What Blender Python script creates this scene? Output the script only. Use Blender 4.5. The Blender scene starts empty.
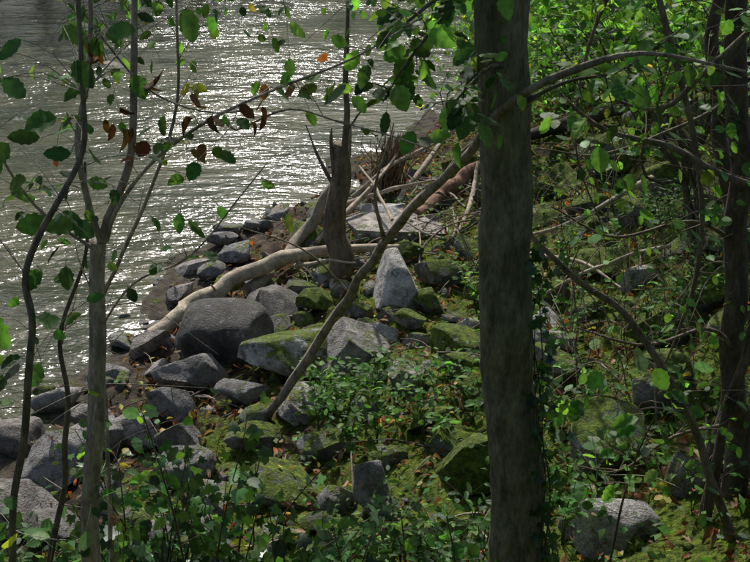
import bpy, bmesh, math, random
import numpy as np
from mathutils import Vector
R=np.random.RandomState(7); random.seed(7)
scene=bpy.context.scene

# ---------------------------------------------------------------- noise
def _hash(i,j,k,s):
    n=(i.astype(np.int64)*374761393+j.astype(np.int64)*668265263+k.astype(np.int64)*2147483647%4294967291+s*974711)&0xFFFFFFFF
    n=((n^(n>>13))*1274126177)&0xFFFFFFFF
    n=((n^(n>>16))*2246822519)&0xFFFFFFFF
    return ((n^(n>>15))&0xFFFFFF)/float(0xFFFFFF)
def vnoise(P,s=0):
    P=np.asarray(P,float); F=np.floor(P); f=P-F; f=f*f*(3-2*f); I=F.astype(np.int64)
    r=0
    for a in (0,1):
        for b in (0,1):
            for c in (0,1):
                w=(f[...,0] if a else 1-f[...,0])*(f[...,1] if b else 1-f[...,1])*(f[...,2] if c else 1-f[...,2])
                r=r+w*_hash(I[...,0]+a,I[...,1]+b,(I[...,2]+c)*7919,s)
    return r*2-1
def fbm(P,o=4,s=0):
    r=0;a=1;t=0;P=np.asarray(P,float)
    for i in range(o):
        r=r+a*vnoise(P*2**i+i*13.7,s+i);t+=a;a*=.5
    return r/t
def xyz(x,y,z=0): return np.stack(np.broadcast_arrays(x,y,z),-1).astype(float)
def sstep(a,b,x):
    t=np.clip((x-a)/(b-a),0,1);return t*t*(3-2*t)

# ---------------------------------------------------------------- terrain
YS=[-60,-5,3,6,8.1,9.85,11.85,13.45,14.1,16.1,17.3,19.2,23.8,32,45,150]
XS=[-40,-9,-4.6,-3.7,-3.25,-2.62,-2.43,-1.6,-.94,-.73,.43,1.05,5.2,12,22,100]
def dshore(x,y): return (x-np.interp(y,YS,XS))*.85
def terr(x,y):
    x=np.asarray(x,float);y=np.asarray(y,float)
    d=dshore(x,y)
    p=np.where(d<0,0.3*d,np.where(d<6,.1*d+.03*d*d,1.68+.46*(d-6)))
    p=np.clip(p,-1,5)+.085*np.clip(6-y,0,7)**2
    m=sstep(-1,1,d)
    p=p+m*(.15*fbm(xyz(x*.9,y*.9),3,3)+.08*fbm(xyz(x*4,y*4),3,9))
    e=(y-45-.9*x)/1.35
    far=np.clip(.28*e,-1,5.5)+.4*fbm(xyz(x*.15,y*.15),3,5)
    return np.where(e>-4,np.maximum(p*0-1,far),p) if np.ndim(e) else (float(max(-1,far)) if e>-4 else float(p))

# ---------------------------------------------------------------- builder
class B:
    def __init__(s): s.V=[];s.L=[];s.S=[];s.M=[];s.C=[];s.n=0
    def add(s,V,F,col,mat=0):
        V=np.asarray(V,float).reshape(-1,3);F=np.asarray(F,int)
        s.V.append(V);s.L.append((F+s.n).ravel());s.S.append(np.full(len(F),F.shape[1]));s.M.append(np.full(len(F),mat))
        c=np.asarray(col,float)
        if c.shape[-1]==3: c=np.concatenate([c,np.zeros(c.shape[:-1]+(1,))],-1)
        s.C.append(np.broadcast_to(c,(len(V),4)));s.n+=len(V)
    def build(s,name,mats,smooth=True,loc=None,sharp=None):
        V=np.concatenate(s.V);L=np.concatenate(s.L);S=np.concatenate(s.S);M=np.concatenate(s.M);C=np.concatenate(s.C)
        if loc is not None: V=V-np.array(loc)
        me=bpy.data.meshes.new(name)
        me.vertices.add(len(V));me.vertices.foreach_set('co',V.astype(np.float32).ravel())
        me.loops.add(len(L));me.loops.foreach_set('vertex_index',L.astype(np.int32))
        me.polygons.add(len(S));st=np.concatenate([[0],np.cumsum(S)[:-1]])
        me.polygons.foreach_set('loop_start',st.astype(np.int32))
        me.polygons.foreach_set('material_index',M.astype(np.int32))
        me.polygons.foreach_set('use_smooth',np.full(len(S),smooth))
        a=me.attributes.new('Col','FLOAT_COLOR','POINT');a.data.foreach_set('color',C.astype(np.float32).ravel())
        for m in mats: me.materials.append(m)
        me.update(calc_edges=True)
        if sharp: me.set_sharp_from_angle(angle=math.radians(sharp))
        o=bpy.data.objects.new(name,me);scene.collection.objects.link(o)
        if loc is not None:o.location=loc
        return o
def norm(v): return v/np.maximum(np.linalg.norm(v,axis=-1,keepdims=True),1e-9)

def smooth_path(pts,step):
    P=np.asarray(pts,float)
    if len(P)==2: P=np.array([P[0],(P[0]+P[1])/2,P[1]])
    E=np.vstack([2*P[0]-P[1],P,2*P[-1]-P[-2]]);out=[]
    for i in range(1,len(E)-2):
        p0,p1,p2,p3=E[i-1:i+3];n=max(2,int(np.linalg.norm((p2-p1)[:3])/step))
        t=np.linspace(0,1,n,endpoint=False)[:,None]
        out.append(.5*((2*p1)+(-p0+p2)*t+(2*p0-5*p1+4*p2-p3)*t*t+(-p0+3*p1-3*p2+p3)*t**3))
    out.append(P[-1:]);return np.concatenate(out)
def tube(b,pts,sides=7,col=(.1,.08,.06),mat=0,step=.08,wig=.3,lump=.12,seed=0,fl=4.):
    Q=smooth_path(pts,step);P=Q[:,:3].copy();r=np.maximum(Q[:,3],.0006)
    n=len(P);s=np.concatenate([[0],np.cumsum(np.linalg.norm(np.diff(P,axis=0),axis=1))])
    w=np.minimum(1,np.minimum(np.arange(n),3)/3.)
    for k in range(3): P[:,k]+=wig*w*(r+.004)*vnoise(xyz(s*3.1,k*11.+seed*1.7,.5),k)*1.6
    T=norm(np.gradient(P,axis=0));ref=np.array([0.13,.95,.2]) if abs(T[:,1]).mean()<.8 else np.array([.9,0.1,.3])
    X=norm(np.cross(T,ref));Y=np.cross(T,X)
    a=np.linspace(0,2*np.pi,sides,endpoint=False)
    A=a[None,:];q=1.3 if sides<16 else 3.
    rr=r[:,None]*(1+lump*fbm(xyz(np.cos(A)*q+seed,np.sin(A)*q,s[:,None]*fl),3 if sides>10 else 1,5))
    V=P[:,None,:]+rr[...,None]*(np.cos(A)[...,None]*X[:,None,:]+np.sin(A)[...,None]*Y[:,None,:])
    i=np.arange(n-1)[:,None]*sides;j=np.arange(sides)[None,:];k=(j+1)%sides
    F=np.stack([i+j,i+k,i+sides+k,i+sides+j],-1).reshape(-1,4)
    b.add(V,F,col,mat)
    c=np.vstack([V[-1],P[-1]+T[-1]*r[-1]*.3]);b.add(c,[[q,(q+1)%sides,sides] for q in range(sides)],col,mat)
    c=np.vstack([V[0],P[0]]);b.add(c,[[(q+1)%sides,q,sides] for q in range(sides)],col,mat)
    return P,T

# ---------------------------------------------------------------- leaf shapes
def leaf_hi(rows=9,wid=.36,ser=.10,fold=.07,curl=.12):
    y=np.linspace(0,1,rows+1);w=wid*np.sin(np.pi*np.clip(y,0,1)**.8)**.75
    w[0]=0;w[-1]=0
    V=[];
    for i in range(rows+1): V.append((0,y[i],-curl*y[i]**2))
    n=rows+1
    for sgn in (1,-1):
        for i in range(1,rows):
            s=1+ser*(1 if i%2 else -1)
            V.append((sgn*w[i]*s,y[i]+.03,fold*(w[i]/wid)+.02*math.sin(i*2.1)-curl*y[i]**2))
    F=[]
    for k,sgn in enumerate((1,-1)):
        o=n+k*(rows-1)
        tri=[(0,o,1)]
        for i in range(1,rows-1):
            tri+= [(i,o+i-1,o+i),(i,o+i,i+1)]
        tri+=[(rows-1,o+rows-2,rows)]
        if k: tri=[t[::-1] for t in tri]
        F+=tri
    return np.array(V,float),np.array(F)
LEAF=leaf_hi(9,.33)
LEAFN=leaf_hi(6,.24,.05,.05,.2)
LEAFLO=(np.array([(0,0,0),(.28,.4,.06),(0,.45,0),(-.28,.4,.06),(0,1,-.1)],float),np.array([(0,1,2),(0,2,3),(1,4,2),(2,4,3)]))
def _ivy():
    an=[(0,0),(.25,-.12),(.55,.05),(.38,.28),(.5,.62),(.2,.55),(0,1.0),(-.2,.55),(-.5,.62),(-.38,.28),(-.55,.05),(-.25,-.12)]
    V=[(0,.3,.03)]+[(x,y,-.06*abs(x)*2-.05*y) for x,y in an];n=len(an)
    return np.array(V,float),np.array([(0,1+i,1+(i+1)%n) for i in range(n)])
IVY=_ivy()
CURL=leaf_hi(5,.25,.1,.22,.6)
def leaves(b,T,P,D,N,S,C,mat=1):
    P=np.asarray(P,float);D=norm(np.asarray(D,float));X=norm(np.cross(D,N));Nn=np.cross(X,D)
    V,F=T;S=np.asarray(S,float)
    wv=R.uniform(.75,1.2,len(P));cv=R.uniform(-.5,2.2,len(P))
    W=((V[None,:,0]*wv[:,None])[...,None]*X[:,None,:]+V[None,:,1,None]*D[:,None,:]+(V[None,:,2]*cv[:,None])[...,None]*Nn[:,None,:])*S[:,None,None]+P[:,None,:]
    FF=(F[None]+np.arange(len(P))[:,None,None]*len(V)).reshape(-1,3)
    C=np.repeat(np.asarray(C),len(V),0)
    b.add(W,FF,C,mat)
GREENS={'dark':(.028,.066,.022),'mid':(.05,.122,.032),'bright':(.10,.215,.045),'yel':(.30,.28,.04),'brown':(.13,.055,.022),'ivy':(.02,.052,.022),'tan':(.24,.16,.085),'orange':(.4,.11,.02)}
def cols(n,mix,var=.35):
    k=list(mix);p=np.array([mix[q] for q in k],float);p/=p.sum()
    c=np.array([GREENS[q] for q in k])[R.choice(len(k),n,p=p)]
    return np.clip(c*(1+var*R.randn(n,1)).clip(.35,2)*(1+.12*R.randn(n,3)),.004,.7)
def rdir(n,up=0.):
    v=R.randn(n,3);v[:,2]+=up;return norm(v)

# ---------------------------------------------------------------- materials
def mat(name):
    m=bpy.data.materials.new(name);m.use_nodes=True;nt=m.node_tree
    for n in list(nt.nodes): nt.nodes.remove(n)
    def N(t,**k):
        n=nt.nodes.new(t)
        for a,v in k.items():
            if a in n.inputs.keys(): n.inputs[a].default_value=v
            else: setattr(n,a,v)
        return n
    return m,nt,N,nt.links.new
def mixc(N,l,f,a,b,mode='MIX'):
    n=N('ShaderNodeMix');n.data_type='RGBA';n.blend_type=mode
    for i,v in ((0,f),(6,a),(7,b)):
        if hasattr(v,'is_output'): l(v,n.inputs[i])
        elif v is not None: n.inputs[i].default_value=v if i==0 else (*v,1)
    return n.outputs[2]
def ramp(N,l,src,p0,p1,c0=0,c1=1):
    r=N('ShaderNodeMapRange');r.inputs[1].default_value=p0;r.inputs[2].default_value=p1;r.inputs[3].default_value=c0;r.inputs[4].default_value=c1
    l(src,r.inputs[0]);return r.outputs[0]
def leafmat(name,trans=.42,rough=.5,spec=.22):
    m,nt,N,l=mat(name);a=N('ShaderNodeAttribute',attribute_name='Col')
    nz=N('ShaderNodeTexNoise');nz.inputs['Scale'].default_value=45.;g=N('ShaderNodeNewGeometry');l(g.outputs['Position'],nz.inputs['Vector'])
    c=mixc(N,l,1.,a.outputs['Color'],None,'MULTIPLY')
    n=c.node;rr=ramp(N,l,nz.outputs[0],.3,.7,.75,1.25);l(rr,n.inputs[7])
    p=N('ShaderNodeBsdfPrincipled');p.inputs['Roughness'].default_value=rough;p.inputs['Specular IOR Level'].default_value=spec;l(c,p.inputs['Base Color'])
    t=N('ShaderNodeBsdfTranslucent');c2=mixc(N,l,1.,c,(2.3,2.3,1.),'MULTIPLY');l(c2,t.inputs[0])
    mx=N('ShaderNodeMixShader');mx.inputs[0].default_value=trans;l(p.outputs[0],mx.inputs[1]);l(t.outputs[0],mx.inputs[2])
    o=N('ShaderNodeOutputMaterial');l(mx.outputs[0],o.inputs[0]);return m
def surfmat(name,rough,scales,bump,moss=False,dist=.02,stretch=None,contrast=(.55,1.4),lichen=None,spec=.4,dirt=None):
    m,nt,N,l=mat(name);a=N('ShaderNodeAttribute',attribute_name='Col');g=N('ShaderNodeNewGeometry')
    pos=g.outputs['Position']
    if stretch:
        mp=N('ShaderNodeMapping');mp.inputs['Scale'].default_value=stretch;l(pos,mp.inputs[0]);pos2=mp.outputs[0]
    else: pos2=pos
    n1=N('ShaderNodeTexNoise');n1.inputs['Scale'].default_value=scales[0];n1.inputs['Detail'].default_value=6;n1.inputs['Roughness'].default_value=.68;l(pos2,n1.inputs['Vector'])
    n2=N('ShaderNodeTexNoise');n2.inputs['Scale'].default_value=scales[1];n2.inputs['Detail'].default_value=3;n2.inputs['Roughness'].default_value=.7;l(pos2,n2.inputs['Vector'])
    f=ramp(N,l,n1.outputs[0],.32,.68,*contrast);f2=ramp(N,l,n2.outputs[0],.3,.7,.65,1.35)
    c=mixc(N,l,1.,a.outputs['Color'],None,'MULTIPLY');l(f,c.node.inputs[7])
    c2=mixc(N,l,1.,c,None,'MULTIPLY');l(f2,c2.node.inputs[7])
    out=c2
    if lichen:
        n5=N('ShaderNodeTexNoise');n5.inputs['Scale'].default_value=lichen[0];n5.inputs['Detail'].default_value=4;n5.inputs['Roughness'].default_value=.75;l(pos,n5.inputs['Vector'])
        out=mixc(N,l,ramp(N,l,n5.outputs[0],lichen[1],lichen[1]+.08,0,lichen[2]),c2,lichen[3])
        if dirt: out=mixc(N,l,ramp(N,l,n5.outputs[0],.47,.36,0,dirt[0]),out,dirt[1])
    base=out
    p=N('ShaderNodeBsdfPrincipled');p.inputs['Roughness'].default_value=rough;p.inputs['Specular IOR Level'].default_value=spec
    hgt=N('ShaderNodeMath',operation='ADD');l(n1.outputs[0],hgt.inputs[0]);l(n2.outputs[0],hgt.inputs[1])
    if moss:
        sp=N('ShaderNodeSeparateXYZ');l(g.outputs['Normal'],sp.inputs[0])
        n3=N('ShaderNodeTexNoise');n3.inputs['Scale'].default_value=4.;n3.inputs['Detail'].default_value=6;n3.inputs['Roughness'].default_value=.75;l(pos,n3.inputs['Vector'])
        s=N('ShaderNodeMath',operation='MULTIPLY_ADD');l(sp.outputs[2],s.inputs[0]);s.inputs[1].default_value=.25;l(n3.outputs[0],s.inputs[2])
        s2=N('ShaderNodeMath',operation='MULTIPLY_ADD');l(a.outputs['Alpha'],s2.inputs[0]);s2.inputs[1].default_value=.45;l(s.outputs[0],s2.inputs[2])
        mk=ramp(N,l,s2.outputs[0],.81,.91)
        n4=N('ShaderNodeTexNoise');n4.inputs['Scale'].default_value=16.;n4.inputs['Detail'].default_value=6;n4.inputs['Roughness'].default_value=.8;l(pos,n4.inputs['Vector'])
        mc=mixc(N,l,ramp(N,l,n4.outputs[0],.38,.64),(.02,.034,.008),(.18,.24,.034))
        out=mixc(N,l,mk,base,mc);rg=ramp(N,l,mk,0,1,rough,.95);l(rg,p.inputs['Roughness'])
        q=N('ShaderNodeMath',operation='MULTIPLY_ADD');l(mk,q.inputs[0]);l(n4.outputs[0],q.inputs[1]);l(hgt.outputs[0],q.inputs[2]);hgt=q
    l(out,p.inputs['Base Color'])
    bp=N('ShaderNodeBump');bp.inputs['Strength'].default_value=bump;bp.inputs['Distance'].default_value=dist;l(hgt.outputs[0],bp.inputs['Height']);l(bp.outputs[0],p.inputs['Normal'])
    o=N('ShaderNodeOutputMaterial');l(p.outputs[0],o.inputs[0]);return m
M_LEAF=leafmat('leaf_green');M_SUNLEAF=leafmat('leaf_young',.55,.5,.2);M_DRY=leafmat('leaf_dry',.2,.7);M_IVY=leafmat('leaf_ivy',.15,.38,.35)
M_BARK=surfmat('bark',.8,(14,70),.9,False,.012,(1,1,.35),(.45,1.6),(22,.60,.6,(.17,.18,.13)),.2)
M_DEAD=surfmat('dead_wood',.85,(12,70),.7,False,.01,None,(.55,1.4),None,.2)
M_ROCK=surfmat('rock',.75,(6,55),.9,True,.04,None,(.38,1.45),(9,.59,.5,(.36,.36,.33)),.28,(.75,(.055,.045,.032)))
M_GROUND=surfmat('soil_and_moss',.95,(7,60),.9,True,.05,None,(.3,1.8),None,.12)

def water_mat():
    m,nt,N,l=mat('river_water');g=N('ShaderNodeNewGeometry')
    mp=N('ShaderNodeMapping');mp.inputs['Scale'].default_value=(.6,1.2,1);mp.inputs['Rotation'].default_value=(0,0,math.radians(-14));l(g.outputs['Position'],mp.inputs[0])
    p=N('ShaderNodeBsdfPrincipled');p.inputs['Roughness'].default_value=.17;p.inputs['IOR'].default_value=1.33
    nb=N('ShaderNodeTexNoise');nb.inputs['Scale'].default_value=.5;l(g.outputs['Position'],nb.inputs['Vector'])
    l(mixc(N,l,ramp(N,l,nb.outputs[0],.4,.6),(.024,.032,.016),(.055,.058,.03)),p.inputs['Base Color'])
    h=None
    for sc,am,dt in ((.9,1.0,2),(3.0,.55,3),(10.,.22,3)):
        n=N('ShaderNodeTexNoise');n.inputs['Scale'].default_value=sc;n.inputs['Detail'].default_value=dt;n.inputs['Distortion'].default_value=.35;l(mp.outputs[0],n.inputs['Vector'])
        k=N('ShaderNodeMath',operation='MULTIPLY');l(n.outputs[0],k.inputs[0]);k.inputs[1].default_value=am
        if h is None:h=k.outputs[0]
        else:
            q=N('ShaderNodeMath',operation='ADD');l(h,q.inputs[0]);l(k.outputs[0],q.inputs[1]);h=q.outputs[0]
    n6=N('ShaderNodeTexNoise');n6.inputs['Scale'].default_value=.3;n6.inputs['Detail'].default_value=4;l(g.outputs['Position'],n6.inputs['Vector'])
    bp=N('ShaderNodeBump');l(ramp(N,l,n6.outputs[0],.38,.6,.45,1.),bp.inputs['Strength']);bp.inputs['Distance'].default_value=.13;l(h,bp.inputs['Height']);l(bp.outputs[0],p.inputs['Normal'])
    o=N('ShaderNodeOutputMaterial');l(p.outputs[0],o.inputs[0]);return m
M_WATER=water_mat()

# ---------------------------------------------------------------- ground
def axis(a,b,fine,lo,hi,n):
    mid=np.arange(a,b,fine);k=np.linspace(0,1,n+1)[1:]**2.2
    return np.concatenate([(a-(a-lo)*k)[::-1],mid,b+(hi-b)*k])
gx=axis(-4.5,9,.055,-160,160,50);gy=axis(2.5,21,.06,-60,220,60)
X,Y=np.meshgrid(gx,gy,indexing='ij');Z=terr(X,Y)
b=B();V=xyz(X,Y,Z);nx,ny=len(gx),len(gy)
i=np.arange(nx-1)[:,None]*ny;j=np.arange(ny-1)[None,:]
F=np.stack([i+j,i+ny+j,i+ny+j+1,i+j+1],-1).reshape(-1,4)
D=dshore(X,Y)
n1=fbm(xyz(X*1.7,Y*1.7),4,21);n2=fbm(xyz(X*5,Y*5),3,31)
soil=np.array([.038,.028,.02]);lit=np.array([.10,.067,.04]);sand=np.array([.09,.078,.06])
f=sstep(-.3,.4,n1+.4*n2)[...,None];C=soil*(1-f)+lit*f
f=(sstep(1.3,.1,D)*sstep(-3,0,D))[...,None];C=C*(1-f)+sand*f*.9
f=sstep(-.05,-.3,D)[...,None];C=C*(1-f)+np.array([.05,.045,.03])*f
moss=np.clip(.24+.11*D+.8*n1,0,1)*sstep(.6,2.,D)
e=(Y-45-.9*X);C=np.where((e>0)[...,None],np.array([.05,.075,.025]),C)
b.add(V,F,np.concatenate([C,moss[...,None]],-1).reshape(-1,4))
b.build('ground',[M_GROUND])
b=B();b.add([(-160,-60,0),(160,-60,0),(160,220,0),(-160,220,0)],[[0,1,2,3]],(0,0,0));b.build('river_water',[M_WATER])

# ---------------------------------------------------------------- rocks
def ico(n):
    bm=bmesh.new();bmesh.ops.create_icosphere(bm,subdivisions=n,radius=1);bm.verts.ensure_lookup_table()
    V=np.array([v.co[:] for v in bm.verts]);F=np.array([[v.index for v in f.verts] for f in bm.faces]);bm.free();return V,F
ICO5=ico(5);ICO4=ico(4);ICO2=ico(2);ICO3=ico(3)
def rockshape(T,seed,nb=12,dmin=.42,rough=.065,cut=.97,w=.035):
    r=np.random.RandomState(seed);V=T[0].copy()
    V/=((np.abs(V)**2.8).sum(1)**(1/2.8))[:,None]
    V+=.17*np.stack([fbm(V*1.1+seed*3.1+k*7,2,k) for k in range(3)],-1)
    for _ in range(nb):
        n=r.randn(3);n[2]*=.8;n/=np.linalg.norm(n);d=r.uniform(dmin,.88)
        s=V@n-d;s2=np.where(s>w,s,np.where(s<-w,0,(s+w)**2/(4*w)))
        V-=s2[:,None]*n*cut
    if rough: V+=norm(V)*(rough*fbm(V*2.8+seed,5,4))[:,None]
    return V/np.abs(V).max(0)
def rotm(ax,ay,az):
    cx,sx,cy,sy,cz,sz=math.cos(ax),math.sin(ax),math.cos(ay),math.sin(ay),math.cos(az),math.sin(az)
    return np.array([[cz,-sz,0],[sz,cz,0],[0,0,1]])@np.array([[cy,0,sy],[0,1,0],[-sy,0,cy]])@np.array([[1,0,0],[0,cx,-sx],[0,sx,cx]])
ROCKS=[(0.34,11.68,1.43,0.50,1.7,0),(0.13,12.25,0.89,0.38,1.7,0),(0.75,10.18,0.67,0.37,0.6,0.4),(0.20,9.76,0.60,0.50,1.8,0),(-1.17,9.70,0.85,0.5,0.6,0),(-1.45,9.0,0.92,0.70,0.34,0),(-0.81,8.48,0.95,0.62,1.5,0.42),(-0.16,8.29,0.64,0.66,1.1,0.2),(-1.68,8.35,0.66,0.45,0.85,0),(-0.63,7.51,0.66,0.3,1.4,0.3),(0.25,7.58,0.47,0.30,1.1,0.4),(-2.17,11.45,0.51,0.27,1.3,0),(-1.93,12.23,0.44,0.23,0.8,0),(-2.22,10.64,0.41,0.27,0.9,0),(-1.59,12.87,0.40,0.19,1,0),(-2.19,9.96,0.28,0.17,0.7,0),
(-2.28,9.24,.45,.27,.9,0),(-2.05,8.72,.36,.25,1,0),(1.55,5.98,.60,.48,1.1,.5),(1.40,4.95,.50,.34,1.3,.1),(1.18,5.10,.21,.33,1.1,.3),(1.97,6.38,.47,.31,.8,.5),
(1.57,7.79,.47,.22,1.3,0.1),(2.23,9.41,.89,.43,.7,1),(2.37,7.48,.73,.37,.7,1),(3.37,9.99,.61,.37,.9,.9),(2.77,10.24,.59,.36,.8,.8),(2.39,10.86,.49,.33,.8,.7),
(1.72,8.97,.47,.28,.8,.7),(2.78,7.75,.49,.33,.6,.95),(2.45,8.75,.40,.24,1.3,.2),(-.62,6.31,.73,.34,.95,.55),(-.02,5.96,.24,.40,1.1,0.1),(.67,6.1,.77,.49,.5,1),
(-.25,6.13,.35,.24,.8,0.2),(-1.19,6.36,.52,.29,.9,.2),(-1.22,5.83,.48,.30,.8,.3),(-2.39,7.36,.67,.40,.95,0),(-2.65,7.04,.57,.49,.9,0),(-3.12,7.67,.49,.38,.8,0),
(-2.04,7.45,.51,.34,.9,0),(-2.04,6.56,.46,.30,.8,.1),(-2.32,6.18,.44,.29,.7,.1),(-2.94,8.35,.46,.31,.9,0),(-2.60,8.69,.42,.25,.9,0),(.28,10.91,.57,.29,.7,1),
(1.14,9.34,.49,.29,.7,1),(.76,8.18,.62,.32,.7,1),(.55,9.49,.44,.28,.9,.7),(-.59,9.77,.42,.31,.8,.9),(-1.69,10.68,.41,.20,.8,1),(1.89,11.06,.57,.29,.9,.8),
(2.39,12.37,.63,.30,.8,.9),(3.0,12.08,.73,.31,.9,.9),(3.6,11.7,.59,.28,.9,1),(1.37,6.79,.38,.22,.8,.7),(2.22,6.29,.42,.28,.7,.8),(1.96,5.2,.36,.30,.8,.6),
(.43,6.93,.39,.20,.8,.7),(-.16,5.51,.59,.29,.7,.8),(.41,5.27,.50,.31,.6,1),(-1.02,7.18,.49,.27,.7,.5),(-1.63,7.35,.45,.30,.7,.3),(-.42,6.74,.46,.26,.7,.6),(.90,8.77,.37,.22,1.4,.3),(1.53,8.34,.36,.18,1.3,0.1),(.42,8.74,.34,.20,1.3,.5),
(-1.75,7.85,.55,.38,.8,0),(-1.15,7.95,.5,.3,.75,.1),(-2.5,7.9,.5,.3,.9,0),(-1.6,6.95,.6,.38,.8,.1),(-2.7,6.4,.6,.4,.9,0),(-.95,9.25,.36,.25,.7,.3),(.0,9.1,.45,.3,1.4,.3),(1.1,10.7,.5,.3,1.2,.5),(-.5,9.1,.38,.26,.9,.6),(-1.85,9.85,.45,.3,.7,.2)]
SPECIAL={0:(.10,.05,.1,1.0,.32),3:(.15,-.5,.6,.7,.55),5:(0,.1,.25,.85,.68),4:(.1,.3,.2,.8,.5),6:(-.45,-.3,-.35,.8,.5),7:(-.35,-.3,.4,.6,.66),32:(-.25,-.2,.3,.2,.5),18:(0,0,.4,.6,.55),19:(-.1,.1,.1,.4,.36)}
ROUND={5,19}
rr=np.random.RandomState(33);pos=[(a[0],a[1],a[2]) for a in ROCKS]
for _ in range(900):
    x=rr.uniform(.9,5.2);y=rr.uniform(5.6,14.5);w=rr.uniform(.3,.78)
    if min(math.hypot(x-a,y-c)-.42*(w+q) for a,c,q in pos)<0: continue
    if len(ROCKS)>=135: break
    ROCKS.append((x,y,w,w*rr.uniform(.45,.75),rr.uniform(.7,1.4),rr.uniform(.35,1)));pos.append((x,y,w))
for _ in range(500):
    x=rr.uniform(-3.1,.9);y=rr.uniform(5.4,13.5);w=rr.uniform(.28,.6)
    if dshore(x,y)<.05 or min(math.hypot(x-a,y-c)-.44*(w+q) for a,c,q in pos)<0: continue
    if len(ROCKS)>=175: break
    ROCKS.append((x,y,w,w*rr.uniform(.45,.75),rr.uniform(.55,1.25),.2+.22*float(dshore(x,y))*rr.rand()));pos.append((x,y,w))
for k,(x,y,w,h,ti,mo) in enumerate(ROCKS):
    r=np.random.RandomState(100+k)
    rx,ry,rz=r.uniform(-.4,.4),r.uniform(-.4,.4),r.uniform(-.8,.8);dep=r.uniform(.6,.85)*w;hz=np.clip(1.3*h-.25*dep,.38*w,1.3*w)
    if k in SPECIAL: rx,ry,rz,dep,hz=SPECIAL[k]
    TT=ICO5 if w>.55 and k<75 else ICO4
    V=rockshape(TT,500+k*7,*((6,.68,.035,.95,.08) if k in ROUND else (12,.42,.06)))*np.array([w*.54,dep*.52,hz*.52])@rotm(rx,ry,rz).T
    z=float(terr(x,y))+hz*.25
    warm=r.uniform(.82,.97);hue=np.array([1.0,.985*(.5+.5*warm)+.01,warm])
    c=.27*ti*hue*r.uniform(.85,1.1)
    b=B();b.add(V+np.array([x,y,z]),TT[1],(*c,mo))
    b.build('boulder',[M_ROCK],loc=(x,y,z),sharp=38)
SH=[rockshape(ICO2,s,6,.5,0) for s in range(9)];SH4=[rockshape(ICO3,s+40,9,.42,.03) for s in range(12)];F3=ICO3[1]
def stones(name,n,xr,yr,s0,s1,keep,shapes,F,sink=.2,tint=(.5,1.15)):
    b=B();c=0
    xs=R.uniform(*xr,n*6);ys=R.uniform(*yr,n*6);zs=terr(xs,ys);d=dshore(xs,ys)
    for x,y,z,dd in zip(xs,ys,zs,d):
        if R.rand()>keep(x,y,dd): continue
        s=s0+(s1-s0)*R.rand()**2.
        V=shapes[R.randint(len(shapes))]*np.array([s*.5,s*R.uniform(.3,.5),s*R.uniform(.2,.45)])@rotm(R.uniform(-.7,.7),R.uniform(-.7,.7),R.uniform(0,6.3)).T
        t=.24*R.uniform(*tint);hue=np.array([1.03,1,.92])+.04*R.randn(3)
        b.add(V+np.array([x,y,z+s*sink]),F,(*(t*hue),np.clip(.22*dd+.3*R.randn(),0,1)))
        c+=1
        if c>=n:break
    b.build(name,[M_ROCK],sharp=38)
stones('river_stones',240,(-4,5),(4.6,15),.16,.42,lambda x,y,d:0 if d<-.25 or d>8 else .45,SH4,F3,.06)
stones('pebbles',800,(-4,6),(4.5,16),.04,.13,lambda x,y,d:0 if d<-.1 or d>8 else .5,SH,ICO2[1],.1)

# ---------------------------------------------------------------- leaf litter, moss, ground plants, sticks
def gpts(n,xr,yr,dmin,pw=1):
    x=R.uniform(*xr,n);y=yr[0]+(yr[1]-yr[0])*R.rand(n)**pw;d=dshore(x,y);k=d>dmin;x,y,d=x[k],y[k],d[k];return x,y,terr(x,y),d
b=B();x,y,z,d=gpts(20000,(-4,8),(3,19),.4,1.2);n=len(x)
leaves(b,CURL,xyz(x,y,z+R.uniform(.005,.08,n)),rdir(n)*np.array([1,1,.25]),rdir(n,2.2),R.uniform(.03,.095,n),cols(n,{'brown':5,'tan':3,'yel':.5,'orange':.25}),0)
b.build('leaf_litter',[M_DRY])
# leaves that have dropped onto the boulders
b=B();P=[]
for k,(x,y,w,h,ti,mo) in enumerate(ROCKS):
    for _ in range(R.poisson(1.2)):
        hz=np.clip(1.3*h-.2*w,.38*w,1.3*w);P.append((x+.15*w*R.randn(),y+.12*w*R.randn(),float(terr(x,y))+hz*.25+hz*.49))
P=np.array(P);n=len(P);leaves(b,CURL,P,rdir(n)*np.array([1,1,.2]),rdir(n,3),R.uniform(.04,.08,n),cols(n,{'brown':3,'tan':3,'yel':1}),0);b.build('fallen_leaves',[M_DRY])
b=B();x,y,z,d=gpts(80000,(-2,8),(3.5,19),1.2)
mk=(.24+.11*d+.8*fbm(xyz(x*1.7,y*1.7),4,21))>.5;x,y,z=x[mk],y[mk],z[mk];n=len(x)
dd=norm(R.randn(n,3)*.6+np.array([0,0,1]));pp=R.randn(n,3)*.008;P=xyz(x,y,z-.005)
V=np.stack([P-pp,P+pp,P+dd*R.uniform(.012,.035,(n,1))],1)
b.add(V,np.arange(3*n).reshape(-1,3),np.repeat(np.array([.10,.155,.024])*R.uniform(.4,1.6,(n,1)),3,0),0)
b.build('moss',[M_LEAF],smooth=False)
b=B();x,y,z,d=gpts(9000,(-1,8),(4,18),1.5);n0=fbm(xyz(x*.8,y*.8),3,77);k=n0>-.03;x,y,z=x[k],y[k],z[k];n=len(x)
leaves(b,LEAFLO,xyz(x,y,z+R.uniform(.03,.28,n)),rdir(n)*np.array([1,1,.35]),rdir(n,2.5),R.uniform(.03,.08,n),cols(n,{'mid':3,'bright':4,'dark':1}),0)
b.build('ground_cover_plants',[M_SUNLEAF])
b=B()
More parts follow.
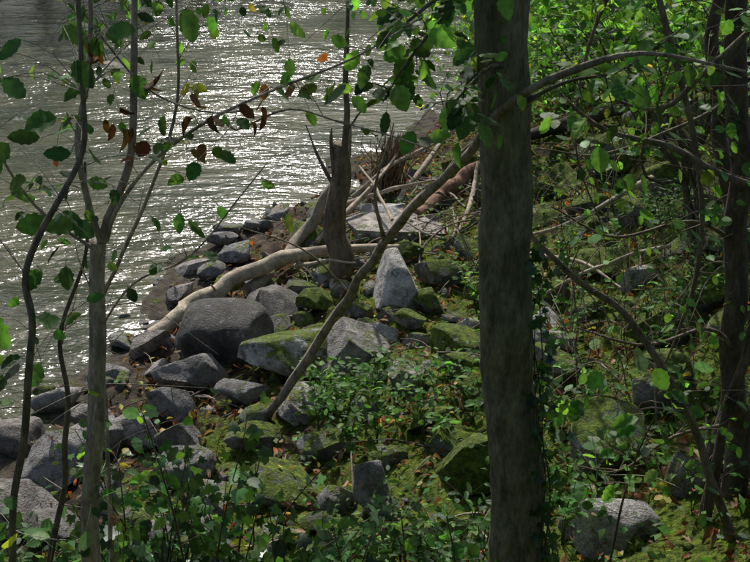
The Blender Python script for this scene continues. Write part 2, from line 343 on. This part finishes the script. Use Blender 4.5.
for q in range(400):
    x=R.uniform(-3,6);y=R.uniform(4.5,16)
    if q>300: x=R.uniform(-.9,1.8);y=R.uniform(10.8,14.5)
    if dshore(x,y)<.2: continue
    a=R.uniform(0,6.3);L=R.uniform(.15,.8)*(.5 if q<300 else .85);z=float(terr(x,y))+.05;t=R.uniform(-.15,.4)
    dx,dy,dz=math.cos(a)*L,math.sin(a)*L,t*L;r0=R.uniform(.003,.011)*(1 if q<300 else 1.8)
    z1=float(terr(x-dx,y-dy));z2=float(terr(x+dx,y+dy))
    g=R.uniform(.06,.32);tube(b,[(x-dx,y-dy,max(z1+.01,z-dz),r0),(x+.04*R.randn(),y,max(z1,z2,z)+.05,r0*.9),(x+dx,y+dy,max(z2+.01,z+dz),r0*.4)],5,(g,g*.83,g*.66),0,.1,1.5,.1,q)
b.build('fallen_twigs',[M_DEAD])
b=B()
for q in range(190):
    x=R.uniform(1.0,3.8);y=R.uniform(6,11.5);z=float(terr(x,y));H=R.uniform(.25,1.1);a=R.uniform(0,6.3);L=R.uniform(.2,1.0)
    g=R.uniform(.08,.32);r0=R.uniform(.003,.008)
    tube(b,[(x,y,z-.02,r0),(x+.4*L*math.cos(a),y+.4*L*math.sin(a),z+H*.8,r0*.8),(x+L*math.cos(a),y+L*math.sin(a),z+H*R.uniform(.6,1.1),r0*.35)],4,(g,g*.8,g*.6),0,.08,3,.1,q)
b.build('dead_brush',[M_DEAD])

# ---------------------------------------------------------------- fallen logs, stump
def single(name,paths,col,sides=12,m=None,wig=.5,lump=.3,step=.05):
    b=B()
    for q,p in enumerate(paths): tube(b,p,sides,col,0,step,wig,lump,q*3+len(name))
    return b.build(name,[m or M_DEAD])
single('fallen_log',[[(-2.30,9.40,.20,.07),(-1.80,10.10,.36,.09),(-1.24,10.63,.46,.085),(-.51,10.83,.54,.06),(.28,10.66,.68,.03)],[(-.9,10.75,.4,.03),(-.6,10.4,.6,.018),(-.2,10.1,.72,.008)],[(-1.7,10.2,.3,.02),(-1.75,10.0,.5,.01)]],(.38,.32,.24))
single('fallen_log',[[(-1.40,10.4,.25,.08),(-.91,11.6,.40,.075),(-.60,11.7,.82,.065),(-.35,11.8,1.30,.05),(-.32,11.9,1.70,.035)]],(.28,.235,.18))
single('dead_tree_stump',[[(-.41,10.6,-.1,.19),(-.42,10.6,.25,.145),(-.41,10.6,.62,.13),(-.41,10.6,1.10,.12),(-.36,10.6,1.70,.10),(-.35,10.6,1.85,.07)],[(-.36,10.6,1.6,.05),(-.31,10.6,1.95,.034),(-.29,10.6,2.68,.028),(-.27,10.6,3.4,.014)],[(-.44,10.6,1.5,.03),(-.47,10.58,1.9,.02),(-.46,10.6,2.05,.006)],[(-.40,10.6,1.3,.03),(-.60,10.7,1.65,.018),(-.75,10.9,2.0,.006)],[(-.31,10.6,2.0,.012),(-.1,10.6,2.3,.008),(.1,10.7,2.35,.003)]],(.15,.115,.08),24,M_BARK,.5,.22)
b=B()
for q in range(110):
    a=R.uniform(0,6.3);r=R.uniform(.02,.24);tx,ty=.14+r*.8*math.cos(a),13.2+r*.8*math.sin(a)
    tube(b,[(.1+math.cos(a)*r*1.3,13.2+math.sin(a)*r*1.3,.15,.008),(tx+.05*R.randn(),ty,.6+.1*R.randn(),.009),(tx+.14+.14*R.randn(),ty+.08*R.randn(),1.0+.3*R.rand(),.004)],4,np.array([.19,.14,.085])*R.uniform(.5,1.5),0,.08,4,.2,q)
b.build('root_tangle',[M_DEAD])
single('fallen_log',[[(.55,12.0,.56,.07),(1.04,12.78,.72,.10),(1.56,13.39,.84,.08)]],(.24,.13,.09))
single('fallen_log',[[(2.3,15.3,.6,.09),(3,15.4,.8,.11),(3.75,15.43,1.0,.08)]],(.06,.05,.04))
single('fallen_branch',[[(.9,11.2,.5,.03),(1.2,12.0,.75,.03),(1.35,13,.9,.02)],[(.2,11.3,.75,.02),(.0,12.2,.85,.018),(-.2,12.9,.9,.01)],[(-.9,12.4,.3,.03),(-.2,12.5,.6,.03),(.7,12.3,.9,.015)],[(-.7,11.5,.4,.035),(-.1,12.3,.75,.03),(.3,13.1,1.0,.015)],[(-.3,12.8,.5,.03),(.2,12.9,.9,.028),(.9,13.4,1.1,.015)],[(.3,12.6,.5,.04),(.8,13.6,.85,.035),(1.2,14.6,1.1,.02)],[(1.6,9.9,.9,.02),(2.0,9.2,1.1,.018),(2.2,8.4,1.2,.008)],[(1.7,8.2,.7,.018),(1.75,7.4,.9,.014),(1.6,6.9,1.0,.006)],[(3.0,10.6,1.5,.035),(2.2,10.2,1.2,.03),(1.5,10.3,.9,.012)],[(2.6,8.4,1.6,.02),(2.0,8.7,1.25,.018),(1.3,8.6,.85,.008)]],(.34,.28,.21),8)
single('leaning_dead_sapling',[[(-.93,7.50,.38,.038),(-.34,7.0,1.51,.036),(.06,6.0,2.60,.029),(.33,5.0,3.33,.023),(.44,4.40,3.69,.020),(.55,3.95,4.02,.018),(.74,3.80,4.17,.015),(.95,3.70,4.24,.010),(1.3,3.6,4.2,.005)],[(.06,6,2.6,.014),(.0,5.7,3.0,.009),(.1,5.5,3.5,.004)],[(.33,5,3.33,.012),(.5,5.1,3.5,.008),(.8,5.3,3.6,.004)],[(-.2,6.8,1.9,.01),(-.5,6.6,2.3,.006),(-.9,6.5,2.5,.003)]],(.21,.175,.135),9,M_BARK)

# ---------------------------------------------------------------- trees
def twig(b,p0,d,L,r,col,leafn,lsize,mix,T=LEAF,seed=0,droop=.2,lm=1):
    d=np.array(d,float)/np.linalg.norm(d);p0=np.array(p0,float)
    side=R.randn(3)*.3
    p1=p0+(d+side*.4)*L*.5;p2=p0+(d+side)*L+np.array([0,0,-droop*L])
    P,Tn=tube(b,[(*p0,r),(*p1,r*.7),(*p2,r*.3)],5,col,0,.06,1.5,.1,seed)
    if leafn:
        idx=np.clip((np.linspace(.25,1,leafn)*(len(P)-1)).astype(int),0,len(P)-1)
        Q=P[idx];tt=Tn[idx];s=np.where(np.arange(leafn)%2,1,-1)[:,None]
        sd=norm(np.cross(tt,np.array([0,0,1.])))*s
        dd=norm(tt*.6+sd*1.0+R.randn(leafn,3)*.35+np.array([0,0,-.45]))
        dd[-1]=norm(tt[-1]+np.array([0,0,-.5]))
        nn=norm(np.array([0,-.55,1.])+R.randn(leafn,3)*.5)
        st=Q+dd*lsize*.18
        for a_,b_ in zip(Q,st): tube(b,[(*a_,.0012),(*b_,.001)],3,(.09,.1,.04),0,.05,0,0)
        leaves(b,T,st,dd,nn,lsize*R.uniform(.55,1.15,leafn),cols(leafn,mix,.25),lm)
def side_twigs(b,pts,n,L,leafn,lsize,mix,col,r=.003,t0=.15,T=LEAF,up=.3,lm=1):
    Q=smooth_path(pts,.05)
    for q in range(n):
        i=int(R.uniform(t0,1)*(len(Q)-1));d=R.randn(3)*np.array([1,.8,.6]);d[2]+=up
        twig(b,Q[i,:3],d,L*R.uniform(.5,1.3),max(r*R.uniform(.6,1.2),.0015),col,int(R.poisson(leafn)) if leafn else 0,lsize,mix,T,q,.2,lm)
def xz(lst,y,rs,yj=0):
    n=len(lst);rs=rs if len(np.atleast_1d(rs))==n else np.linspace(rs[0],rs[1],n)
    return [(x/100.,y+yj*i,z/100.,r) for i,((x,z),r) in enumerate(zip(lst,rs))]
def crown(b,trunktop,centres,per,rad,size,mix,col,r0=.05,T=LEAFLO,lm=1):
    for q,c in enumerate(centres):
        c=np.array(c,float);base=np.array(trunktop[q%len(trunktop)],float)
        m=(base+c)/2+R.randn(3)*.25+np.array([0,0,.2])
        tube(b,[(*base,r0),(*m,r0*.5),(*c,r0*.15)],6,col,0,.3,2,.1,q)
        n=int(per*R.uniform(.6,1.4));g=R.randn(n,3)*rad*np.array([1,1,.55])
        P=c+g
        leaves(b,T,P,rdir(n)*np.array([1,1,.5])+np.array([0,0,-.25]),rdir(n,1.6)+np.array([0,-.4,0]),size*R.uniform(.6,1.3,n),cols(n,mix),lm)
        for _ in range(5):
            e=c+R.randn(3)*rad;tube(b,[(*((c+m)/2),r0*.2),(*e,r0*.06)],4,col,0,.3,1,0,_)
def blob(c,s,n): return np.array(c)+R.randn(n,3)*np.array(s)

BK=(.085,.08,.055)
b=B()
tube(b,[(.80,4.2,.7,.19),(.76,4.2,1.1,.155),(.735,4.2,1.32,.145),(.72,4.2,1.56,.14),(.66,4.2,2.23,.127),(.60,4.2,2.88,.118),(.56,4.2,3.51,.112),(.52,4.2,3.99,.108),(.50,4.2,4.35,.108),(.47,4.2,4.9,.10),(.5,4.3,6.5,.085),(.4,4.3,8,.06),(.5,4.4,9.5,.03)],56,(.135,.127,.085),0,.02,.25,.09,2,9.)
crown(b,[(.49,4.25,6),(.45,4.3,7),(.42,4.3,8),(.5,4.4,9)],blob((.6,5.2,8.6),(1.5,1.8,1.1),30),150,.5,.11,{'mid':3,'bright':1},BK)
for p in ([(.50,4.2,4.35,.02),(.38,3.9,4.5,.013),(.2,3.75,4.42,.008),(.05,3.7,4.3,.004)],[(.53,4.15,4.1,.012),(.42,3.9,4.15,.008),(.3,3.8,4.05,.004),(.22,3.75,3.9,.002)],[(.56,4.2,3.9,.014),(.75,4.1,4.05,.009),(.98,4.1,4.1,.006),(1.25,4.2,4.25,.003)],[(.50,4.2,4.5,.012),(.3,3.9,4.4,.008),(.12,3.8,4.2,.005),(.03,3.75,4.05,.002)]):
    tube(b,p,6,BK,0,.05,1,.1);side_twigs(b,p,10,.2,4,.10,{'mid':3,'bright':3,'dark':1},BK,.003,.3,LEAF,-.1)
b.build('tree',[M_BARK,M_LEAF])
b=B()
for q in range(6):
    z=np.linspace(.9,2.2+R.uniform(.1,1.2),7);off=R.uniform(-.02,.03)
    tube(b,[(float(.735-.088*(zz-1.3)+.135+off+.02*R.randn()),4.12+.03*R.randn(),float(zz),.006-.0006*i) for i,zz in enumerate(z)],5,(.06,.05,.035),0,.05,2,.1,q)
n=260;z=1.1+2.3*R.rand(n)**1.6;x=.735-.088*(z-1.3)+.15+.045*R.randn(n);P=xyz(x,4.11+.05*R.randn(n),z)
leaves(b,IVY,P,rdir(n)*np.array([1,.4,1])+np.array([0,0,-.8]),norm(R.randn(n,3)*.4+np.array([.3,-1,.5])),R.uniform(.03,.065,n),cols(n,{'ivy':2,'dark':3}),1)
b.build('ivy',[M_BARK,M_IVY])

SB=(.30,.25,.205)
MX={'mid':4,'yel':.5,'brown':.6,'dark':2,'bright':1}
b=B()
A=xz([(-126,173),(-120,238),(-113,277),(-108,318),(-103,356)],3.6,(.042,.036,.035,.032,.028));A=[(-1.27,3.6,.9,.05)]+A
tube(b,A,18,SB,0,.03,.6,.2,1)
A1=xz([(-103,356),(-106,372),(-107,395),(-99,424),(-94,457),(-90,520),(-95,600)],3.6,(.015,.004),-.01)
A2=xz([(-103,356),(-94,376),(-89,391),(-85,420),(-82,457),(-78,520),(-70,610)],3.6,(.019,.006),.01)
A3=xz([(-101,356),(-96,368),(-81,387),(-62,402),(-37,415),(-8,427),(15,441)],3.6,(.009,.003),-.02)
A4=xz([(-52,406),(-48,402),(-30,410),(-12,405),(8,399),(27,392)],3.5,(.005,.002))
A5=xz([(-103,350),(-125,372),(-135,400),(-140,440)],3.6,(.008,.003),-.04)
A6=xz([(-108,318),(-92,340),(-70,352),(-50,375),(-38,390)],3.6,(.005,.002),-.03)
for k,p in enumerate((A1,A2,A3,A4,A5,A6)):
    tube(b,p,7,SB,0,.04,1,.1,k+4);side_twigs(b,p,(26,26,22,7,14,8)[k],.24,(2.6,2.6,2.2,.6,2.4,.8)[k],.07,MX,SB,.0022,.2,LEAF)
side_twigs(b,A,9,.35,0,.07,{'mid':1},SB,.003,.3)
side_twigs(b,A[1:4],9,.3,3.,.085,{'mid':3,'dark':2,'bright':1},SB,.003,.0,LEAF,.1)
b.build('sapling',[M_BARK,M_LEAF])
b=B();Bp=[(-1.6,3.3,1.0,.02)]+xz([(-153,189),(-134,283),(-123,333),(-123,357),(-106,383),(-96,400),(-94,420),(-92,458),(-90,540)],3.3,(.016,.006))
tube(b,Bp,7,(.15,.125,.10),0,.04,1,.1,8);side_twigs(b,Bp,40,.25,2.4,.08,{'mid':4,'dark':3,'yel':.2},SB,.0022,.2)
for (x,z,s,k) in [(-1.37,3.32,.15,'mid'),(-1.25,3.66,.12,'mid'),(-1.11,3.70,.11,'mid'),(-1.24,3.86,.12,'mid'),(-1.21,4.01,.11,'dark'),(-1.10,4.10,.11,'mid'),(-1.16,4.22,.11,'mid'),(-.9,4.29,.1,'dark'),(-.79,4.19,.09,'mid'),(-1.3,3.95,.1,'dark'),(-1.32,4.2,.1,'mid'),(-.62,4.38,.12,'mid'),(-1.05,4.0,.09,'dark'),(-1.2,3.53,.09,'dark'),(-1.3,4.35,.1,'mid'),(-1.0,4.35,.11,'mid'),(-.8,4.4,.1,'mid'),(-1.35,3.78,.11,'mid'),(-1.18,4.33,.1,'mid'),(-1.0,4.18,.09,'mid'),(-1.28,3.1,.1,'dark'),(-1.36,3.6,.11,'mid'),(-1.17,3.4,.09,'mid')]:
    p=np.array([x,3.35+.1*R.randn(),z]);d=np.array([R.uniform(-1,1),-.3,R.uniform(-.9,.3)]);d/=np.linalg.norm(d)
    j=np.argmin([abs(q[0]-x)+abs(q[2]-z) for q in Bp]);st=p-d*s*.5
    tube(b,[(*Bp[j][:3],.003),(*((st+np.array(Bp[j][:3]))/2+np.array([0,0,.04])),.002),(*st,.0015)],4,SB,0,.05,1,0)
    leaves(b,LEAF,[st],[d],[norm(np.array([R.uniform(-.4,.4),-.9,.8]))],[s],cols(1,{k:1},.15),1)
b.build('sapling',[M_BARK,M_LEAF])
b=B();Cp=[(-1.3,4.0,1.0,.016)]+xz([(-125,200),(-119,298),(-107,331),(-92,362),(-79,396),(-76,438),(-70,520)],4.0,(.011,.004))
tube(b,Cp,6,SB,0,.05,1,.1,3);side_twigs(b,Cp,38,.3,1.4,.06,{'mid':3,'yel':.8,'brown':1},SB,.0022,.2);b.build('sapling',[M_BARK,M_LEAF])
b=B();Dp=xz([(-165,70),(-154,167),(-138,234),(-129,275),(-129,308),(-115,344),(-112,380)],3.8,(.018,.005))
tube(b,Dp,7,(.10,.085,.065),0,.05,1,.1,3);side_twigs(b,Dp,26,.3,1.6,.07,{'mid':2,'dark':1},SB,.0025,.2);b.build('sapling',[M_BARK,M_LEAF])
# low broad-leaved seedling shoots among the ivy
b=B()
for (x,y,H) in [(-1.0,4.1,1.75),(-.75,4.2,1.45),(-.5,4.0,1.1),(-1.3,4.2,1.5),(-.2,4.1,.9),(.1,4.3,.85),(1.2,4.3,1.2),(.35,4.2,.8)]:
    z=float(terr(x,y));p=[(x,y,z,.008),(x+.05,y,z+H*.5,.006),(x+.1*R.randn(),y-.1,z+H,.003)]
    tube(b,p,5,(.10,.085,.06),0,.05,1,.1);side_twigs(b,p,9,.25,3.4,.085,{'mid':3,'dark':2,'bright':2},(.10,.085,.06),.0025,.35,LEAF,.2)
b.build('beech_seedlings',[M_BARK,M_LEAF])
b=B();p=[(-1.0,3.45,4.5,.004),(-.8,3.45,4.2,.004),(-.6,3.45,4.1,.003),(-.42,3.45,4.1,.002)];tube(b,p,5,SB,0,.05,1,.1)
P=[];
for c in ((-.88,4.05),(-.95,4.30),(-.60,4.12),(-.43,4.10),(-.75,4.2)):
    for _ in range(5): P.append((c[0]+.03*R.randn(),3.45+.02*R.randn(),c[1]+.03*R.randn()))
P=np.array(P);n=len(P);leaves(b,CURL,P,rdir(n,-1),rdir(n),R.uniform(.04,.075,n),cols(n,{'brown':1},.2)*.6,1);b.build('withered_leaf_spray',[M_BARK,M_DRY])

DK=(.085,.068,.054)
b=B();tube(b,[(2.3,5,.2,.10),(2.20,5,.6,.082),(2.14,5,.91,.079),(2.03,5,2.04,.067),(1.85,5,3.23,.056),(1.72,5,4.23,.052),(1.68,5,4.59,.051),(1.6,5.1,6,.04),(1.5,5.2,8,.02)],20,DK,0,.04,.8,.2,3)
crown(b,[(1.62,5.05,5.8),(1.55,5.1,7)],blob((2.0,6.2,7.8),(1.3,1.8,.9),20),150,.5,.11,{'mid':3,'bright':1},BK,.03)
side_twigs(b,[(2.03,5,2.04,.06),(1.85,5,3.23,.05),(1.68,5,4.59,.05)],28,.5,1.8,.075,{'mid':2,'bright':3,'dark':1},DK,.005,.1);b.build('tree',[M_BARK,M_LEAF])
b=B();p=[(2.25,5.4,.2,.06),(2.12,5.4,1.23,.050),(2.13,5.4,1.95,.042),(2.09,5.4,2.73,.040),(1.81,5.4,3.65,.037),(1.74,5.4,4.46,.030),(1.7,5.5,6,.015)]
tube(b,p,10,DK,0,.06,.8,.12,5);side_twigs(b,p,26,.45,1.4,.07,{'mid':2,'bright':3,'dark':1},DK,.004,.3);b.build('sapling',[M_BARK,M_LEAF])
b=B();p=[(1.94,4.8,.5,.038),(1.86,4.8,1.51,.034),(1.87,4.8,2.04,.027),(1.93,4.8,2.55,.026),(1.95,4.8,3.30,.025),(1.9,4.8,4.6,.018),(1.8,4.9,5.6,.01)]
tube(b,p,10,DK,0,.06,1,.12,6);side_twigs(b,p,22,.45,1.4,.07,{'mid':2,'bright':2,'dark':1},DK,.004,.2);b.build('sapling',[M_BARK,M_LEAF])
RB=[[(.66,4.5,3.4,.008),(.73,4.5,3.23,.013),(.96,4.5,3.00,.017),(1.21,4.5,2.82,.018),(1.44,4.5,2.51,.019),(1.61,4.5,2.16,.021),(1.82,4.5,1.73,.024),(2.08,4.5,1.06,.028),(2.2,4.5,.6,.03)],
[(1.95,4.6,4.35,.016),(1.73,4.5,4.27,.013),(1.62,4.5,4.19,.013),(1.43,4.5,3.99,.013),(1.27,4.5,3.85,.011),(1.00,4.5,3.90,.007)],
[(2.0,4.8,3.35,.02),(1.72,4.5,3.49,.018),(1.38,4.5,3.65,.016),(1.01,4.5,3.74,.011),(0.77,4.5,3.94,.007)],
[(1.2,4.8,4.8,.018),(1.26,4.8,4.35,.015),(1.50,4.8,3.70,.014),(1.64,4.8,3.03,.013),(1.59,4.8,2.58,.008),(1.5,4.8,2.3,.004)],
[(2.03,5,2.3,.014),(1.7,4.8,2.6,.01),(1.35,4.7,2.55,.008),(1.0,4.6,2.7,.004)],
[(1.9,5,3.0,.014),(1.6,4.9,3.15,.01),(1.2,4.8,3.1,.007),(.85,4.7,3.3,.004)],
[(1.87,4.8,2.0,.012),(1.6,4.7,2.0,.008),(1.3,4.6,1.85,.005),(1.05,4.5,1.95,.003)],
[(1.95,5.1,3.9,.012),(1.5,5,3.6,.009),(1.1,4.9,3.5,.006),(.8,4.8,3.55,.003)],[(1.2,4.8,4.6,.01),(1.0,4.8,4.1,.008),(.95,4.7,3.6,.005),(1.1,4.6,3.2,.003)]]
LN=[.9,4,2.6,2.2,1.,1.4,1.,2.2,2.4]
b=B()
for k,p in enumerate(RB):
    tube(b,p,7,(.15,.12,.09),0,.05,1.2,.12,k);side_twigs(b,p,15,.32,LN[k],.075,{'mid':3,'bright':4,'dark':1},(.13,.105,.07),.003,.1,LEAF,.1)
for (x,z) in [(1.156,2.70),(.86,2.6),(1.04,2.5),(1.26,2.3),(1.07,2.08),(.93,2.35),(1.35,2.55)]:
    for _ in range(2): twig(b,(x+.04*R.randn(),4.3,z+.04*R.randn()),R.randn(3)*np.array([1,.4,.4]),.16,.0025,(.11,.09,.06),3,.11,{'mid':3,'bright':1},LEAF,_)
b.build('hazel_shrub',[M_BARK,M_LEAF])

def shrub(name,base,centres,per,rad,size,mix,T=LEAFLO,col=BK,r=.025,leafm=None):
    b=B();x,y=base;z=float(terr(x,y));n=5
    tops=[(x+.25*R.randn(),y+.25*R.randn(),z+.5+.5*R.rand()) for _ in range(n)]
    for t in tops: tube(b,[(x,y,z-.1,r*1.4),(*t,r)],7,col,0,.1,1,.1)
    crown(b,tops,centres,per,rad,size,mix,col,r*.8,T);return b.build(name,[M_BARK,leafm or M_SUNLEAF])
BR={'bright':6,'mid':2,'yel':.25}
shrub('hazel_shrub',(2.9,8.6),blob((2.1,8.0,3.7),(.65,.6,.16),15),55,.25,.10,BR,LEAF)
shrub('hazel_shrub',(4.4,11),blob((3.3,10.8,3.4),(1.1,.9,.18),18),65,.34,.11,BR,LEAF)
shrub('elder_shrub',(5.5,14.5),blob((4.6,15.2,2.4),(1.5,.8,.45),36),120,.4,.13,BR)
shrub('elder_shrub',(3.3,17.6),blob((3.0,18,1.6),(1.,.8,.5),32),120,.4,.12,BR)
shrub('elder_shrub',(8,18),blob((7.4,18.5,2.4),(2,1.5,.9),34),130,.5,.13,BR)
shrub('elder_shrub',(9,24),blob((9,24,1.8),(2.5,1.6,.9),34),130,.6,.15,BR)
b=B()
for p in ([(-.3,4.6,5.2,.012),(-.5,4.4,4.8,.008),(-.75,4.2,4.65,.005),(-1.1,4.1,4.55,.003)],[(-.3,4.6,5.2,.012),(-.1,4.5,4.85,.008),(.0,4.4,4.6,.005),(-.02,4.3,4.35,.003)],[(-.3,4.6,5.2,.012),(.15,4.8,4.9,.008),(.3,5,4.55,.005),(.2,5.2,4.3,.003)],[(-.5,4.4,4.8,.008),(-.6,4.3,4.6,.005),(-.45,4.2,4.45,.003)],[(-.1,4.5,4.85,.008),(.15,4.5,4.5,.005),(.25,4.5,4.25,.003)],[(-.75,4.2,4.65,.005),(-.9,4.1,4.45,.004),(-1.2,4.0,4.3,.002)]):
    tube(b,p,6,SB,0,.05,1,.1);side_twigs(b,p,25,.3,4.,.065,{'mid':4,'yel':.5,'dark':1,'bright':3},SB,.0022,.2,LEAF,-.25)
tube(b,[(-.3,4.6,5.2,.012),(.1,4.5,5.8,.02),(.48,4.3,6.2,.03)],7,SB,0,.1,1,.1)
b.build('overhanging_branch',[M_BARK,M_LEAF])

b=B()
for q in range(68):
    x=R.uniform(-1.6,-.15);y=R.uniform(3.9,4.7);z=float(terr(x,y));H=R.uniform(.5,1.0)*(1.8 if -1.3<x<-.65 else 1.15)*.95;dx,dy=.25*R.randn(),.15*R.randn()
    pts=[(x,y,z-.03,.006),(x+dx*.4,y+dy*.4,z+H*.55,.005),(x+dx,y+dy,z+H,.002)]
    P,T_=tube(b,pts,5,(.07,.055,.04),0,.06,2,.1,q);n=int(H*16);i=R.randint(len(P)//3,len(P),n)
    P=P[i]+R.randn(n,3)*.05
    leaves(b,IVY,P,rdir(n)+np.array([0,-.3,-.6]),norm(R.randn(n,3)*.5+np.array([0,-.9,.7])),R.uniform(.04,.09,n),cols(n,{'ivy':2,'dark':3,'mid':2}),1)
b.build('ivy_brush',[M_BARK,M_IVY])
def herb(name,spots,hr,nl,size,mix,T=LEAFN,m=None):
    b=B()
    for (x,y) in spots:
        z=float(terr(x,y));H=R.uniform(*hr)
        for s in range(R.randint(2,5)):
            a=R.uniform(0,6.3);L=H*R.uniform(.5,1.)
            pts=[(x,y,z-.02,.004),(x+.2*L*math.cos(a),y+.2*L*math.sin(a),z+H*.7,.003),(x+L*math.cos(a),y+L*math.sin(a),z+H,.0015)]
            P,Tn=tube(b,pts,4,(.06,.08,.03),0,.05,1,0,s);n=nl;i=np.clip((np.linspace(.3,1,n)*(len(P)-1)).astype(int),0,len(P)-1)
            sd=norm(np.cross(Tn[i],[0,0,1.]))*np.where(np.arange(n)%2,1,-1)[:,None]
            leaves(b,T,P[i],sd+Tn[i]*.5+.2*R.randn(n,3),norm(R.randn(n,3)*.35+np.array([0,-.2,1.])),size*R.uniform(.6,1.2,n),cols(n,mix,.25),1)
    return b.build(name,[M_BARK,m or M_SUNLEAF])
herb('bramble',[(R.uniform(-.6,.95),R.uniform(6.6,7.8)) for _ in range(30)],(.2,.42),8,.08,{'mid':2,'bright':3})
herb('undergrowth',[(R.uniform(-.6,.7),R.uniform(4.5,5.4)) for _ in range(26)],(.25,.5),8,.07,{'mid':3,'dark':2,'bright':1})
herb('undergrowth',[(R.uniform(.9,3.4),R.uniform(4.9,10)) for _ in range(60)],(.25,.55),7,.08,{'mid':3,'bright':4})
herb('undergrowth',[(R.uniform(-2.6,-1.2),R.uniform(4.6,6)) for _ in range(24)],(.15,.4),8,.08,{'mid':3,'dark':3})
b=B()
for q in range(420):
    c=(-1.75,4.75) if q%2 else (-1.45,4.6)
    x,y=c[0]+.16*R.randn(),c[1]+.12*R.randn();z=float(terr(x,y));a=R.uniform(0,6.3);L=R.uniform(.15,.4)
    d=np.array([math.cos(a),math.sin(a),0]);s=np.array([-math.sin(a),math.cos(a),0])*.005;p=np.array([x,y,z])
    m1=p+d*L*.2+np.array([0,0,L*.7]);t=p+d*L*.6+np.array([0,0,L*.85])
    b.add([p-s,p+s,m1+s,m1-s],[[0,1,2,3]],cols(1,{'bright':1},.3)[0]);b.add([m1-s,m1+s,t],[[0,1,2]],cols(1,{'bright':1},.3)[0])
b.build('grass_tuft',[M_SUNLEAF])

def bigtree(x,y,H,lean,cs,n,r,spread):
    b=B();z=float(terr(x,y));lx,ly=lean
    tube(b,[(x,y,z-.2,r*1.5),(x,y,z+.4,r),(x+lx*.4,y+ly*.4,H*.5,r*.8),(x+lx,y+ly,H,r*.25)],12,DK,0,.25,1,.12)
    tops=[(x+lx*t,y+ly*t,z+(H-z)*t) for t in (.45,.6,.75,.95)]
    crown(b,tops,blob(cs,spread,n),170,.5,.13,{'mid':3,'bright':1,'dark':1},BK,.05);b.build('tree',[M_BARK,M_LEAF])
bigtree(5.9,13.2,11,(-.5,0),(5.6,14,9.5),16,.16,(1.8,1.7,1.0))
bigtree(7.5,15.5,12,(0,0),(7.2,17,10),22,.2,(1.9,2,1.3))
bigtree(5.6,9.2,10,(-.6,.4),(4.2,10.5,8.8),16,.15,(1.9,1.3,1.0))
bigtree(3.4,20.5,12,(-.3,0),(2.4,19.5,9.8),8,.18,(1.5,1.3,1.2))
bigtree(-2.6,1.5,9,(.2,1.2),(-1.6,4.5,8.2),24,.14,(1.4,1.4,.9))

b=B()
for q in range(40):
    x=-52+q*2.5+R.uniform(-1,1);y=45+.9*x+R.uniform(2,9);z=float(terr(x,y));H=R.uniform(8,11.5)+(6 if x<-10 else 0)
    tube(b,[(x,y,z-.3,.3),(x+.2,y,z+H*.5,.2),(x,y,z+H,.05)],7,DK,0,1,1,.1)
    for c in blob((x,y,z+H*.55),(1.9,1.9,H*.24),24):
        n=50;leaves(b,LEAFLO,c+R.randn(n,3)*.9,rdir(n),rdir(n,1),R.uniform(.35,.75,n),cols(n,{'mid':3,'dark':3,'bright':1}),1)
b.build('distant_trees',[M_BARK,M_LEAF])

# ---------------------------------------------------------------- light & camera
AZ,EL=math.radians(-8),math.radians(45)
S=Vector((math.sin(AZ)*math.cos(EL),math.cos(AZ)*math.cos(EL),math.sin(EL)))
ld=bpy.data.lights.new('sun','SUN');ld.energy=5;ld.angle=math.radians(.6);ld.color=(1,.965,.91)
lo=bpy.data.objects.new('sun',ld);lo.rotation_euler=S.to_track_quat('Z','Y').to_euler();lo.location=(0,0,30);scene.collection.objects.link(lo)
w=bpy.data.worlds.new('World');scene.world=w;w.use_nodes=True;nt=w.node_tree
sk=nt.nodes.new('ShaderNodeTexSky');sk.sky_type='NISHITA';sk.sun_disc=False;sk.sun_elevation=EL;sk.sun_rotation=AZ;sk.dust_density=3.;sk.air_density=1.
bg=nt.nodes['Background'];nt.links.new(sk.outputs[0],bg.inputs[0]);bg.inputs[1].default_value=.15
cd=bpy.data.cameras.new('camera');cd.sensor_width=36;cd.lens=36*1030/750;cd.clip_end=600;cd.clip_start=.05
co=bpy.data.objects.new('camera',cd);co.location=(0,0,5);co.rotation_euler=(math.radians(90-24),0,0);scene.collection.objects.link(co);scene.camera=co
scene.view_settings.view_transform='Standard';scene.view_settings.look='None';scene.view_settings.exposure=0
